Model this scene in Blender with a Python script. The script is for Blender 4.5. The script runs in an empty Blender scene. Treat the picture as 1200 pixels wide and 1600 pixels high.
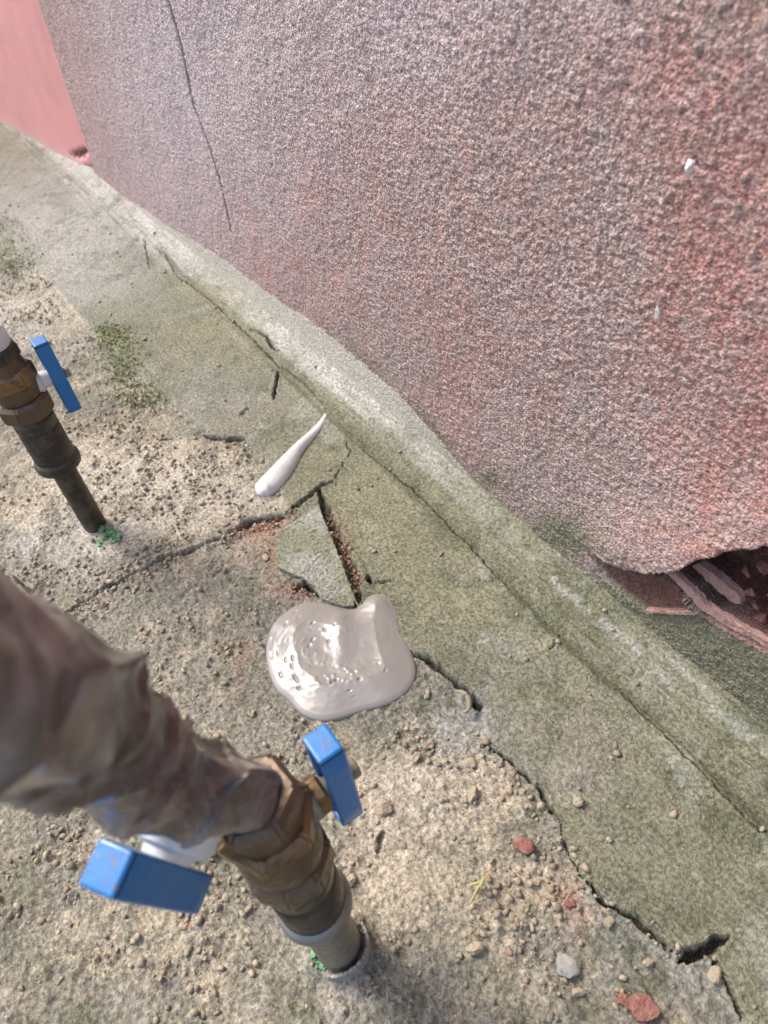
import bpy, bmesh, math, random
import numpy as np
from mathutils import Vector, Matrix
random.seed(7)
rng = np.random.default_rng(11)
S = bpy.context.scene
C = S.collection

# ------------------------------------------------------------------ camera
H = 0.60                                     # eye height over the ground
F = 1155.0                                   # focal length in pixels of the 1200x1600 photograph
d = np.array([0.112, 0.686, 0.719]); d /= np.linalg.norm(d)      # down, in (right, down, forward)
h = np.array([0.570, 0.548, -0.612]); h -= d * h.dot(d); h /= np.linalg.norm(h)   # along the wall
w = np.cross(d, h)                           # away from the wall
def to_world_vec(v): return np.array([v @ h, -(v @ w), -(v @ d)])
right, down, fwd = (to_world_vec(np.eye(3)[i]) for i in range(3))
cam = bpy.data.cameras.new('camera'); co = bpy.data.objects.new('camera', cam); C.objects.link(co)
m = Matrix.Identity(4)
for i in range(3):
    m[i][0] = right[i]; m[i][1] = -down[i]; m[i][2] = -fwd[i]
m[0][3], m[1][3], m[2][3] = 0, 0, H
co.matrix_world = m
cam.sensor_fit = 'VERTICAL'; cam.sensor_height = 36; cam.lens = 36 * F / 1600
cam.clip_start = 0.01; cam.clip_end = 500
cam.dof.use_dof = True; cam.dof.focus_distance = 0.68; cam.dof.aperture_fstop = 8.5
S.camera = co

# ------------------------------------------------------------------ light
SUN_EL, SUN_AZ = 52.0, 200.0                 # azimuth: direction the sun stands in, degrees from +X counter-clockwise
wd = bpy.data.worlds.new('World'); S.world = wd; wd.use_nodes = True
nt = wd.node_tree; bg = nt.nodes['Background']
sky = nt.nodes.new('ShaderNodeTexSky'); sky.sky_type = 'NISHITA'; sky.sun_disc = False
sky.sun_elevation = math.radians(SUN_EL); sky.sun_rotation = math.radians(90 - SUN_AZ)
sky.air_density = 1.0; sky.dust_density = 4.0; sky.ozone_density = 1.0
nt.links.new(sky.outputs[0], bg.inputs[0]); bg.inputs[1].default_value = 0.15
sl = bpy.data.lights.new('sun', 'SUN'); sl.energy = 1.1; sl.angle = math.radians(15); sl.color = (1, 0.965, 0.91)
so = bpy.data.objects.new('sun', sl); C.objects.link(so)
sd = Vector((math.cos(math.radians(SUN_EL)) * math.cos(math.radians(SUN_AZ)),
             math.cos(math.radians(SUN_EL)) * math.sin(math.radians(SUN_AZ)), math.sin(math.radians(SUN_EL))))
so.rotation_euler = sd.to_track_quat('Z', 'Y').to_euler(); so.location = sd * 5
S.view_settings.view_transform = 'Standard'; S.view_settings.look = 'None'
S.view_settings.exposure = 1.22; S.view_settings.gamma = 1

# ------------------------------------------------------------------ helpers
YW = 0.37                                    # face of the wall
def ray(u, v):
    return to_world_vec(np.array([u - 600.0, v - 800.0, F]))
def G(u, v, z=0.0):                          # where the photograph's point lies on the ground
    r = ray(u, v); t = (H - z) / -r[2]; return np.array([r[0] * t, r[1] * t])
def Wp(u, v, y=YW):                          # ... on the wall: (x, z)
    r = ray(u, v); t = y / r[1]; return np.array([r[0] * t, H + r[2] * t])
def P3(u, v, dep):                           # ... at a given depth
    r = ray(u, v) * dep / F; return np.array([r[0], r[1], H + r[2]])

def hsh(ix, iy, k=0):
    n = (ix.astype(np.int64) * 374761393 + iy.astype(np.int64) * 668265263 + k * 974711 + 1013904223) & 0x7fffffff
    n = ((n ^ (n >> 13)) * 1274126177) & 0x7fffffff
    n = ((n ^ (n >> 16)) * 1103515245) & 0x7fffffff
    return ((n ^ (n >> 12)) & 0xffffff) / float(0xffffff)
def vnoise(x, y, k=0):
    ix = np.floor(x); iy = np.floor(y); fx = x - ix; fy = y - iy
    fx = fx * fx * (3 - 2 * fx); fy = fy * fy * (3 - 2 * fy)
    a = hsh(ix, iy, k); b = hsh(ix + 1, iy, k); c = hsh(ix, iy + 1, k); e = hsh(ix + 1, iy + 1, k)
    return (a * (1 - fx) + b * fx) * (1 - fy) + (c * (1 - fx) + e * fx) * fy
def fbm(x, y, sc, oc=4, k=0, g=0.5):
    s = 0; a = 1; t = 0; x = x / sc; y = y / sc
    for o in range(oc):
        s = s + a * vnoise(x, y, k + o * 17); t += a; a *= g
        x, y = x * 1.62 + y * 1.17 + 5.2, y * 1.62 - x * 1.17 + 1.3
    return s / t
def worley(x, y, sc, k=0):
    x = x / sc; y = y / sc; ix = np.floor(x); iy = np.floor(y)
    f1 = np.full(x.shape, 9.0); cid = np.zeros(x.shape)
    for i in (-1, 0, 1):
        for j in (-1, 0, 1):
            cx = ix + i; cy = iy + j
            px = cx + hsh(cx, cy, k); py = cy + hsh(cx, cy, k + 5)
            q = (x - px) ** 2 + (y - py) ** 2
            mm = q < f1
            f1 = np.where(mm, q, f1); cid = np.where(mm, hsh(cx, cy, k + 9), cid)
    return np.sqrt(f1), cid
def sst(a, b, x):
    t = np.clip((x - a) / (b - a), 0, 1); return t * t * (3 - 2 * t)
def dline(X, Y, pts):                        # distance to a polyline + position along it 0..1
    pts = np.asarray(pts, float); best = np.full(X.shape, 1e9); al = np.zeros(X.shape)
    L = np.r_[0, np.cumsum(np.linalg.norm(np.diff(pts, axis=0), axis=1))]
    for i in range(len(pts) - 1):
        a, b = pts[i], pts[i + 1]; ab = b - a
        t = np.clip(((X - a[0]) * ab[0] + (Y - a[1]) * ab[1]) / (ab @ ab), 0, 1)
        q = np.hypot(X - a[0] - t * ab[0], Y - a[1] - t * ab[1]); mm = q < best
        best = np.where(mm, q, best); al = np.where(mm, (L[i] + t * (L[i + 1] - L[i])) / L[-1], al)
    return best, al
def inpoly(X, Y, pts):
    ins = np.zeros(X.shape, bool); n = len(pts)
    for i in range(n):
        x1, y1 = pts[i]; x2, y2 = pts[(i + 1) % n]
        if y1 == y2: continue
        c = ((y1 > Y) != (y2 > Y)) & (X < (x2 - x1) * (Y - y1) / (y2 - y1) + x1)
        ins ^= c
    return ins
def sdf(X, Y, pts):                          # positive inside
    q, _ = dline(X, Y, list(pts) + [pts[0]]); return np.where(inpoly(X, Y, pts), q, -q)
def blob(X, Y, u, v, ru, rv, f=G):           # soft patch given by a centre and two radii
    c = f(u, v); a = f(u + ru, v) - c; b = f(u, v + rv) - c
    M = np.linalg.inv(np.array([a, b]).T)
    p = M[0, 0] * (X - c[0]) + M[0, 1] * (Y - c[1]); q = M[1, 0] * (X - c[0]) + M[1, 1] * (Y - c[1])
    return np.exp(-(p * p + q * q))
def tag(o, label=None, cat=None, group=None, kind=None):
    for k_, v_ in (('label', label), ('category', cat), ('group', group), ('kind', kind)):
        if v_: o[k_] = v_
    return o
def empty(name, loc=(0, 0, 0), rot=(0, 0, 0)):
    o = bpy.data.objects.new(name, None); o.empty_display_size = 0.05; C.objects.link(o)
    o.location = loc; o.rotation_euler = rot; return o
def link(name, me, mat, parent=None, smooth=True):
    if mat is not None: me.materials.append(mat)
    if smooth: me.polygons.foreach_set('use_smooth', np.ones(len(me.polygons), bool))
    o = bpy.data.objects.new(name, me); C.objects.link(o); o.parent = parent; return o
def np_mesh(name, V, faces, attrs=None):
    me = bpy.data.meshes.new(name); n = len(V); k = faces.shape[1]; f = len(faces)
    me.vertices.add(n); me.vertices.foreach_set('co', np.ascontiguousarray(V, dtype=np.float32).ravel())
    me.loops.add(f * k); me.loops.foreach_set('vertex_index', faces.astype(np.int32).ravel())
    me.polygons.add(f); me.polygons.foreach_set('loop_start', np.arange(0, f * k, k, dtype=np.int32))
    try: me.polygons.foreach_set('loop_total', np.full(f, k, dtype=np.int32))
    except Exception: pass
    for an, arr in (attrs or {}).items():
        at = me.attributes.new(an, 'FLOAT_COLOR', 'POINT')
        full = np.ones((n, 4), np.float32); full[:, :3] = arr; at.data.foreach_set('color', full.ravel())
    me.update(calc_edges=True); me.validate(); return me
def grid_faces(nx, ny):
    i = np.arange(nx - 1)[:, None] * ny + np.arange(ny - 1)[None, :]; i = i.ravel()
    return np.stack([i, i + ny, i + ny + 1, i + 1], 1)
def axis_coords(a, b, sa, sb, lo, hi):       # fine between a and b (spacing sa..sb), growing outside to lo / hi
    xs = [a]
    while xs[-1] < b: xs.append(xs[-1] + sa + (sb - sa) * (xs[-1] - a) / (b - a))
    s = sb
    while xs[-1] < hi: s *= 1.35; xs.append(xs[-1] + s)
    ys = []; s = sa; c = a
    while c > lo: s *= 1.35; c -= s; ys.append(c)
    return np.array(ys[::-1] + xs)

# --- material helper
class MT:
    def __init__(s, name):
        s.m = bpy.data.materials.new(name); s.m.use_nodes = True; s.nt = s.m.node_tree
        s.b = s.nt.nodes['Principled BSDF']; s.o = s.nt.nodes['Material Output']
        s.tc = s.nt.nodes.new('ShaderNodeTexCoord').outputs['Object']
    def n(s, t, **kw):
        x = s.nt.nodes.new(t)
        for k_, v_ in kw.items(): setattr(x, k_, v_)
        return x
    def put(s, sock, v):
        if isinstance(v, bpy.types.NodeSocket): s.nt.links.new(v, sock)
        elif isinstance(v, (tuple, list)) and len(v) == 3 and sock.type == 'RGBA': sock.default_value = (*v, 1)
        else: sock.default_value = v
    def noise(s, scale, detail=4, rough=0.55, vec=None, dist=0.0):
        x = s.n('ShaderNodeTexNoise'); s.put(x.inputs['Vector'], vec or s.tc)
        x.inputs['Scale'].default_value = scale; x.inputs['Detail'].default_value = detail
        x.inputs['Roughness'].default_value = rough; x.inputs['Distortion'].default_value = dist
        return x.outputs['Fac']
    def vor(s, scale, feat='F1', vec=None):
        x = s.n('ShaderNodeTexVoronoi', feature=feat); s.put(x.inputs['Vector'], vec or s.tc)
        x.inputs['Scale'].default_value = scale; return x
    def mapping(s, scale, rot=(0, 0, 0)):
        x = s.n('ShaderNodeMapping'); s.put(x.inputs['Vector'], s.tc)
        x.inputs['Scale'].default_value = scale; x.inputs['Rotation'].default_value = rot; return x.outputs[0]
    def ramp(s, f, lo, hi, a=0.0, b=1.0):
        x = s.n('ShaderNodeMapRange', interpolation_type='SMOOTHSTEP'); s.put(x.inputs[0], f)
        for i_, v_ in enumerate((lo, hi, a, b)): x.inputs[1 + i_].default_value = v_
        return x.outputs[0]
    def math(s, op, a, b=0.0):
        x = s.n('ShaderNodeMath', operation=op, use_clamp=False); s.put(x.inputs[0], a); s.put(x.inputs[1], b); return x.outputs[0]
    def mix(s, f, a, b, mode='MIX'):
        x = s.n('ShaderNodeMix', data_type='RGBA', blend_type=mode); s.put(x.inputs['Factor'], f)
        s.put(x.inputs[6], a); s.put(x.inputs[7], b); return x.outputs[2]
    def attr(s, name):
        x = s.n('ShaderNodeAttribute', attribute_name=name); y = s.n('ShaderNodeSeparateColor')
        s.nt.links.new(x.outputs['Color'], y.inputs[0]); return y.outputs[0], y.outputs[1], y.outputs[2]
    def bump(s, hgt, dist, strength=1.0, prev=None):
        x = s.n('ShaderNodeBump'); x.inputs['Distance'].default_value = dist; x.inputs['Strength'].default_value = strength
        s.put(x.inputs['Height'], hgt)
        if prev is not None: s.put(x.inputs['Normal'], prev)
        return x.outputs[0]
    def done(s, col, rough=0.9, nrm=None, **kw):
        s.put(s.b.inputs['Base Color'], col); s.put(s.b.inputs['Roughness'], rough)
        if nrm is not None: s.put(s.b.inputs['Normal'], nrm)
        for k_, v_ in kw.items(): s.put(s.b.inputs[k_.replace('_', ' ')], v_)
        return s.m

# ------------------------------------------------------------------ the ground
crk = [  # points in the photograph, half width mm, depth mm
    ([(95, 970), (160, 925), (240, 885), (330, 850), (385, 822), (452, 806)], 2.2, 12),
    ([(370, 832), (410, 812), (452, 808)], 5.5, 9),
    ([(318, 683), (350, 690), (384, 690)], 2.6, 14),
    ([(452, 806), (480, 786), (500, 767), (520, 760)], 2.4, 14),
    ([(500, 768), (512, 810), (532, 850), (550, 895), (562, 945)], 5.0, 14),
    ([(520, 760), (536, 735), (548, 712), (540, 690)], 0.9, 3),
    ([(450, 893), (466, 899), (482, 908)], 1.8, 9), ([(462, 925), (480, 915), (494, 930)], 3.4, 14),
    ([(494, 930), (520, 942), (560, 950)], 2.2, 13),
    ([(575, 905), (580, 918)], 3.2, 12), ([(580, 918), (610, 912)], 0.9, 5),
    ([(636, 1015), (660, 1030), (690, 1050), (720, 1075), (757, 1108)], 2.0, 13),
    ([(735, 1095), (745, 1104), (757, 1108)], 3.0, 12),
    ([(755, 1168), (800, 1195), (845, 1240), (872, 1290)], 1.3, 9),
    ([(872, 1290), (890, 1340), (915, 1385)], 0.7, 3),
    ([(915, 1385), (960, 1420), (1010, 1455), (1048, 1487)], 1.8, 12),
    ([(1060, 1500), (1100, 1488), (1132, 1468)], 3.0, 14), ([(1110, 1495), (1128, 1530), (1165, 1600)], 1.4, 8),
    ([(255, 395), (280, 440), (330, 475), (380, 520), (437, 578), (470, 600), (508, 640)], 1.1, 4),
    ([(395, 525), (418, 537), (435, 562)], 2.2, 10), ([(437, 588), (428, 632)], 2.2, 9),
    ([(560, 705), (600, 735), (650, 775), (700, 825), (742, 866), (830, 965)], 1.0, 3.5),
    ([(855, 1030), (880, 990)], 0.8, 3), ([(960, 1080), (1060, 1180), (1120, 1240), (1185, 1310)], 0.9, 3),
    ([(228, 380), (236, 425)], 1.5, 3), ([(376, 655), (392, 642)], 1.8, 6),
    ([(20, 900), (50, 930), (80, 900)], 1.8, 4), ([(590, 1330), (600, 1300)], 2, 3),
]
apron_px = [(-60, 250), (40, 400), (130, 500), (240, 610), (330, 683), (384, 690), (430, 740), (452, 806), (430, 850),
            (470, 905), (494, 930), (560, 950), (640, 1012), (690, 1050), (757, 1108), (755, 1168), (800, 1195), (845, 1240),
            (872, 1290), (915, 1385), (960, 1420), (1048, 1487), (1110, 1495), (1128, 1530), (1165, 1600), (1230, 1720)]
apron = [tuple(G(*p)) for p in apron_px] + [(0.9, 0.2), (0.9, 0.9), (-6, 0.9), (-6, 0.25)]
groove_px = [(255, 395), (437, 578), (560, 690), (742, 860), (880, 1000), (1060, 1160), (1230, 1320)]

def ground_height(X, Y, full=False):
    wx = X + 0.004 * (fbm(X, Y, 0.03, 3, 1) - 0.5); wy = Y + 0.004 * (fbm(X, Y, 0.03, 3, 2) - 0.5)
    near = (X > -3) & (X < 0.6) & (Y > -0.6) & (Y < 0.6)
    s = sdf(wx, wy, apron)
    ap = sst(-0.004, 0.004, s)
    z = 0.006 * ap + 0.004 * (fbm(X, Y, 0.25, 3, 3) - 0.5)
    # mortar fillet against the wall
    top = 0.0175 - .008 * sst(-.6, -.2, X) + 0.004 * (fbm(X, Y * 0, 0.12, 2, 40) - 0.5)
    t = np.clip((Y - 0.306) / 0.066, 0, 1.35)
    z = z + top * t ** 1.7 * sst(-2.3, -1.5, X) + top * 0.3 * t * (1 - sst(-2.3, -1.5, X))
    gd, _ = dline(X, Y, [tuple(G(*p)) for p in groove_px])
    z = z - 0.0025 * np.exp(-(gd / 0.006) ** 2) + 0.002 * np.exp(-((gd - 0.012) / 0.008) ** 2)
    # trowel streaks along the fillet
    strk = sst(0.290, 0.325, Y) * (fbm(X * 0.07, Y + .02 * X, 0.007, 4, 60, .6) - 0.5)
    z = z + 0.0045 * strk
    sandm = np.clip(blob(X, Y, 250, 780, 190, 110) * 1.0 + blob(X, Y, 60, 480, 110, 60) + blob(X, Y, 640, 1300, 120, 150)
                    + 0.7 * blob(X, Y, 830, 1400, 120, 80) + 0.6 * blob(X, Y, 100, 720, 120, 100)
                    + 0.8 * blob(X, Y, 760, 1230, 60, 60) + 0.5 * blob(X, Y, 200, 1480, 200, 100), 0, 1.2)
    sandm = sandm * (1 - 0.8 * ap)
    dirt = 1 - ap
    f1, cid = worley(wx, wy, 0.0052, 3); f2, cid2 = worley(wx + 0.3, wy, 0.0026, 7); f3, cid3 = worley(wx, wy + .7, 0.013, 8)
    patch = sst(0.35, 0.65, fbm(X, Y, 0.035, 4, 20))
    g1 = np.clip(1 - (f1 * 1.5) ** 2, 0, 1) * (cid > 0.25) * cid
    g2 = np.clip(1 - (f2 * 1.5) ** 2, 0, 1) * cid2
    g3 = np.clip(1 - (f3 * 2.2) ** 2, 0, 1) * (cid3 > 0.55) * cid3
    rough = fbm(X, Y, 0.02, 5, 8, 0.6) - 0.5
    z = z + dirt * (0.0062 * rough + 0.0026 * g1 * (0.45 + 0.55 * patch) + 0.0013 * g2 + 0.0034 * g3 * patch + .0022 * (fbm(X, Y, .004, 2, 33) - .5))
    z = z + ap * (0.0024 * rough * (1 - 0.5 * sst(.3, .33, Y)) + 0.0005 * g2)
    z = z + 0.006 * sandm * (0.6 + 0.6 * (fbm(X, Y, 0.03, 4, 31) - 0.5))
    pit = np.exp(-((np.hypot(X + 0.174, Y) - 0.020) / 0.006) ** 2) * 0.004
    z = z + pit
    cm = np.zeros(X.shape)
    for pts, hw, dp in crk:
        P = [tuple(G(*p)) for p in pts]
        x0, y0 = np.min(P, 0) - 0.03; x1, y1 = np.max(P, 0) + 0.03
        ii = np.nonzero((X > x0) & (X < x1) & (Y > y0) & (Y < y1))[0]
        if not len(ii): continue
        xx = X[ii] + 0.005 * (fbm(X[ii], Y[ii], 0.012, 4, 50) - 0.5); yy = Y[ii] + 0.005 * (fbm(X[ii], Y[ii], 0.012, 4, 51) - 0.5) + .0032 * (fbm(X[ii], Y[ii], 0.0038, 2, 57) - .5); xx = xx + .0032 * (fbm(X[ii], Y[ii], 0.0038, 2, 58) - .5)
        q, al = dline(xx, yy, P)
        ww = hw / 1000 * (0.55 + 0.9 * fbm(X[ii], Y[ii], 0.018, 3, 52)) * np.clip(4 * np.minimum(al + .08, 1.08 - al), 0, 1)
        c = 1 - sst(0.55, 1.25, q / np.maximum(ww, 1e-5))
        if hw > 4: c = c * (0.55 + 0.45 * vnoise(X[ii] / 0.005, Y[ii] / 0.005, 53))
        z[ii] -= c * dp / 1000; z[ii] += 0.0012 * np.exp(-((q - ww * 1.8) / 0.003) ** 2)
        cm[ii] = np.maximum(cm[ii], c)
    if not full: return z
    # colour masks
    n1 = fbm(X, Y, 0.09, 5, 70); n2 = fbm(X, Y, 0.03, 5, 71)
    moss = np.clip(ap * (0.45 + 0.8 * sst(-1.2, 0.0, X)) * (0.4 + 1.1 * (n1 - 0.2)) + 0.45 * ap * blob(X, Y, 300, 470, 130, 90)
                   + 0.55 * ap * blob(X, Y, 640, 820, 130, 130) + 0.5 * blob(X, Y, 500, 860, 60, 60) + 0.45 * blob(X, Y, 1000, 1300, 180, 150)
                   + 0.7 * blob(X, Y, 195, 555, 45, 50) + 0.6 * blob(X, Y, 15, 390, 50, 40) + 0.45 * np.exp(-(gd / 0.012) ** 2) * sst(.35, .6, n1 + .1)
                   + dirt * 0.25 * sst(.5, .7, n1), 0, 1) * (1 - 0.9 * blob(X, Y, 720, 1130, 70, 110)) * (1 - .7 * blob(X, Y, 900, 1200, 90, 90)) * (1 - .65 * blob(X, Y, 80, 330, 150, 110))
    moss = moss * (1 - 0.8 * sst(0.325, 0.36, Y) * (1 - sst(-0.75, -0.3, X)))
    sand = np.clip(sandm * (0.25 + 1.3 * n2) + dirt * 0.35 * sst(.45, .7, n2) + 0.35 * g1 * dirt * (cid > .6), 0, 1)
    pale = np.clip(0.9 * sst(0.325, 0.35, Y) * (1 - sst(-0.8, -0.2, X)) + 0.9 * blob(X, Y, 110, 860, 90, 45) + 0.8 * blob(X, Y, 20, 500, 60, 45)
                   + 0.9 * blob(X, Y, 220, 770, 150, 70) + .45 * blob(X, Y, 100, 380, 160, 110) + 0.4 * blob(X, Y, 640, 1240, 90, 110) + 0.3 * blob(X, Y, 560, 1560, 60, 60), 0, 1)
    blue = np.clip(1.2 * blob(X, Y, 100, 380, 170, 130) + blob(X, Y, 190, 470, 90, 60) * .8 + 0.9 * blob(X, Y, 720, 1130, 80, 110)
                   + 0.8 * blob(X, Y, 330, 600, 60, 40) + .6 * blob(X, Y, 1060, 1450, 120, 90) + .6 * blob(X, Y, 920, 1450, 80, 60), 0, 1)
    streak = np.clip(strk * 2.2, -1, 1)
    pale = np.clip(pale + .75 * np.clip(streak, 0, 1) + .0, 0, 1); moss = np.clip(moss * (1 - .6 * np.clip(streak, 0, 1)) + .7 * np.clip(-streak, 0, 1), 0, 1)
    red = np.clip(blob(X, Y, 405, 828, 45, 14) + .6 * blob(X, Y, 420, 870, 40, 20) + blob(X, Y, 540, 870, 20, 40) * .5 + .5 * blob(X, Y, 390, 1030, 30, 60)
                  + .7 * blob(X, Y, 890, 1420, 50, 40) + blob(X, Y, 450, 925, 25, 15) * .7, 0, 1) * sst(.35, .6, n2)
    n3 = fbm(X, Y, .05, 5, 170, .62); n4 = fbm(X, Y, .013, 4, 171, .6)
    def line(pts, wd_, k):
        q, _ = dline(X + .01 * (fbm(X, Y, .05, 3, k) - .5), Y + .01 * (fbm(X, Y, .05, 3, k + 1) - .5), [tuple(G(*p)) for p in pts]); return np.exp(-(q / wd_) ** 2)
    dark = .8 * line(groove_px, .009, 180) * sst(-1.0, -.5, X) * sst(.35, .55, n3 + .1) + .5 * line([(1000, 1180), (1120, 1290), (1230, 1400)], .012, 184) * sst(.4, .6, n3) \
        + ap * .75 * sst(.52, .68, n3) * (.35 + .65 * sst(-.9, -.2, X)) + .5 * ap * sst(.60, .74, n4) + dirt * (1 - .8 * np.clip(sandm, 0, 1)) * (.55 * sst(.48, .66, n3) + .5 * sst(.58, .72, n4)) + .6 * ap * blob(X, Y, 1100, 1380, 120, 110) * sst(.4, .6, n3)
    och = ap * (.8 * blob(X, Y, 640, 800, 130, 110) + .7 * blob(X, Y, 320, 480, 110, 70) + .5 * blob(X, Y, 940, 1150, 110, 90) + .5 * blob(X, Y, 760, 930, 90, 80)) * sst(.38, .6, n1)
    chalk = line([(860, 905), (960, 1000), (1060, 1085), (1210, 1195)], .006, 186) * .9 * sst(.35, .6, n4) + .5 * line([(560, 620), (680, 730), (800, 850), (900, 935)], .008, 188) * sst(.35, .6, n4) \
        + .45 * ap * sst(.60, .75, fbm(X, Y, .06, 5, 172, .62)) + .5 * line([(470, 560), (620, 690), (760, 830)], .004, 190)
    return z, np.stack([moss, sand, pale], 1), np.stack([cm, blue, red], 1), np.clip(np.stack([dark, och, chalk], 1), 0, 1)

gx = axis_coords(-2.45, 0.22, 0.0042, 0.0012, -40, 40)
# spacing along y; the ground runs on to the horizon
gy = axis_coords(-0.30, 0.39, 0.0013, 0.0013, -40, 40)
GX, GY = np.meshgrid(gx, gy, indexing='ij'); GX = GX.ravel(); GY = GY.ravel()
gz, ga, gb, gc = ground_height(GX, GY, True)

g = MT('concrete_ground')
mo, sa, pa = g.attr('ma'); ck, bl, rd = g.attr('mb'); dk_, oc_, ch_ = g.attr('mc')
nb = g.noise(9, 6, .6); nf = g.noise(300, 4, .7); nm = g.noise(55, 5, .65); gr = g.vor(720)
col = g.mix(nb, (.20, .188, .150), (.29, .272, .225))
col = g.mix(g.ramp(nm, .4, .65, 0, .45), col, (.20, .185, .145))
col = g.mix(g.math('MULTIPLY', bl, .8), col, g.mix(nm, (.225, .235, .225), (.30, .31, .30)))
col = g.mix(g.math('MULTIPLY', pa, .85), col, g.mix(nm, (.34, .325, .285), (.47, .45, .41)))
col = g.mix(g.ramp(sa, .1, .8, 0, .9), col, g.mix(g.noise(80, 4), (.36, .30, .215), (.54, .47, .36)))
col = g.mix(g.math('MULTIPLY', pa, .6), col, g.mix(nm, (.44, .42, .375), (.58, .56, .52)))
mossc = g.mix(nm, (.118, .120, .070), (.245, .24, .155))
col = g.mix(g.ramp(g.math('MULTIPLY', mo, g.ramp(nm, .2, .7, .6, 1.25)), .1, .95, 0, .9), col, mossc)
col = g.mix(g.ramp(g.noise(24, 6, .7), .52, .68, 0, .5), col, (.30, .285, .20)); col = g.mix(g.ramp(g.noise(15, 6, .7, dist=.6), .50, .66, 0, .5), col, (.135, .14, .105))
col = g.mix(g.math('MULTIPLY', oc_, .6), col, (.275, .255, .155)); col = g.mix(g.math('MULTIPLY', dk_, .8), col, g.mix(nm, (.070, .078, .045), (.135, .14, .085)))
col = g.mix(g.math('MULTIPLY', ch_, .8), col, (.36, .365, .32))
col = g.mix(g.math('MULTIPLY', rd, .75), col, (.33, .14, .09))
col = g.mix(g.math('MULTIPLY', g.ramp(ck, .1, .8), .85), col, (.045, .038, .03))
spk = g.ramp(nf, .3, .72, .48, 1.5)
col = g.mix(1.0, col, g.mix(0.0, spk, (0, 0, 0)), 'MULTIPLY')
cellc = g.n('ShaderNodeSeparateColor'); g.nt.links.new(gr.outputs['Color'], cellc.inputs[0])
col = g.mix(g.ramp(cellc.outputs[0], .70, 1.0, 0, .35), col, (.08, .07, .05))
col = g.mix(g.ramp(cellc.outputs[1], .75, 1.0, 0, .30), col, (.46, .42, .33))
nr = g.bump(nf, .0019, 1.0); nr = g.bump(g.noise(900, 2), .0006, .9, nr); nr = g.bump(gr.outputs['Distance'], .0006, .5, nr)
M_ground = g.done(col, .93, nr, Specular_IOR_Level=.25)
me = np_mesh('ground', np.stack([GX, GY, gz], 1), grid_faces(len(gx), len(gy)), {'ma': ga, 'mb': gb, 'mc': gc})
tag(link('ground', me, M_ground), kind='structure')
del GX, GY, ga, gb, gz

def gh(x, y):
    return ground_height(np.atleast_1d(np.asarray(x, float)), np.atleast_1d(np.asarray(y, float)))

# ------------------------------------------------------------------ the wall
EDGE0, EDGE1 = Wp(155, 290), Wp(60, 0)       # where the rough render stops at the far end
def edge_x(z): return EDGE0[0] + (EDGE1[0] - EDGE0[0]) * np.clip((z - EDGE0[1]) / (EDGE1[1] - EDGE0[1]), 0, 1.2)
wx_ = axis_coords(-1.80, 0.16, 0.0026, 0.0011, -1.9, 5)
wz_ = axis_coords(-0.03, 0.58, 0.0012, 0.0013, -0.3, 2.7)
WX, WZ = np.meshgrid(wx_, wz_, indexing='ij'); WX = WX.ravel(); WZ = WZ.ravel()
jx = WX + 0.0025 * (fbm(WX, WZ, 0.008, 3, 80) - .5); jz = WZ + 0.0025 * (fbm(WX, WZ, 0.008, 3, 81) - .5)
hole_px = [(918, 866), (960, 880), (1030, 889), (1060, 886), (1085, 876), (1110, 863), (1150, 851), (1200, 845), (1300, 838),
           (1420, 900), (1380, 1080), (1290, 1060), (1200, 1013), (1140, 985), (1100, 960), (1070, 925), (1040, 897)]
shallow_px = [(918, 866), (960, 880), (1030, 889), (1060, 905), (1095, 962), (1050, 958), (1010, 957), (985, 938), (945, 905)]
hole = [tuple(Wp(*p)) for p in hole_px]; shallow = [tuple(Wp(*p)) for p in shallow_px]
sh = sdf(jx, jz, hole) + .0035 * (fbm(WX, WZ, .006, 3, 181) - .5); ss_ = sdf(jx, jz, shallow)
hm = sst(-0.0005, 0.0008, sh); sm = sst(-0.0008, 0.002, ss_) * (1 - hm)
smear_px = [(60, 240), (155, 290), (200, 312), (260, 350), (300, 374), (345, 402), (400, 442), (445, 474), (515, 522), (562, 562), (622, 614), (685, 684),
            (740, 752), (800, 808), (860, 868), (960, 985), (1050, 1060), (1130, 1115), (1200, 1150), (1400, 1320)]
sme = np.array([Wp(*p) for p in smear_px]); sme_z = np.interp(jx, sme[:, 0], sme[:, 1]) + 0.010 * (fbm(WX, WZ, .014, 5, 99, .65) - .5)
smr = sst(-0.002, 0.002, sme_z - WZ)
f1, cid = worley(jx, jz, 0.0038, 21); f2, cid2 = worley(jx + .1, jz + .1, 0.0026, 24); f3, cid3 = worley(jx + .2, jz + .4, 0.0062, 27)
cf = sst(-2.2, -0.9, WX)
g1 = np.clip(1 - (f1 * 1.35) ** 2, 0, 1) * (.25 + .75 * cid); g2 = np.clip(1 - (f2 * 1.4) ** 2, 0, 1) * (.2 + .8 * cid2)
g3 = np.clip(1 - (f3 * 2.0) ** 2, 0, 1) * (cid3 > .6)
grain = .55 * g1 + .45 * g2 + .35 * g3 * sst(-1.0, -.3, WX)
pitm = sst(.62, .78, fbm(WX, WZ, 0.02, 3, 90))
hgt = 0.0025 * grain * (1 - .5 * pitm) + 0.0045 * (fbm(WX, WZ, 0.09, 3, 91) - .5) + 0.0015 * (fbm(WX, WZ, .012, 4, 92) - .5)
mosw = np.clip(blob(WX, WZ, 1090, 1010, 150, 70, Wp) + .9 * blob(WX, WZ, 960, 940, 90, 50, Wp) + .9 * blob(WX, WZ, 860, 840, 90, 40, Wp) + .55 * blob(WX, WZ, 760, 750, 70, 35, Wp) + blob(WX, WZ, 1180, 1090, 90, 60, Wp), 0, 1)
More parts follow.
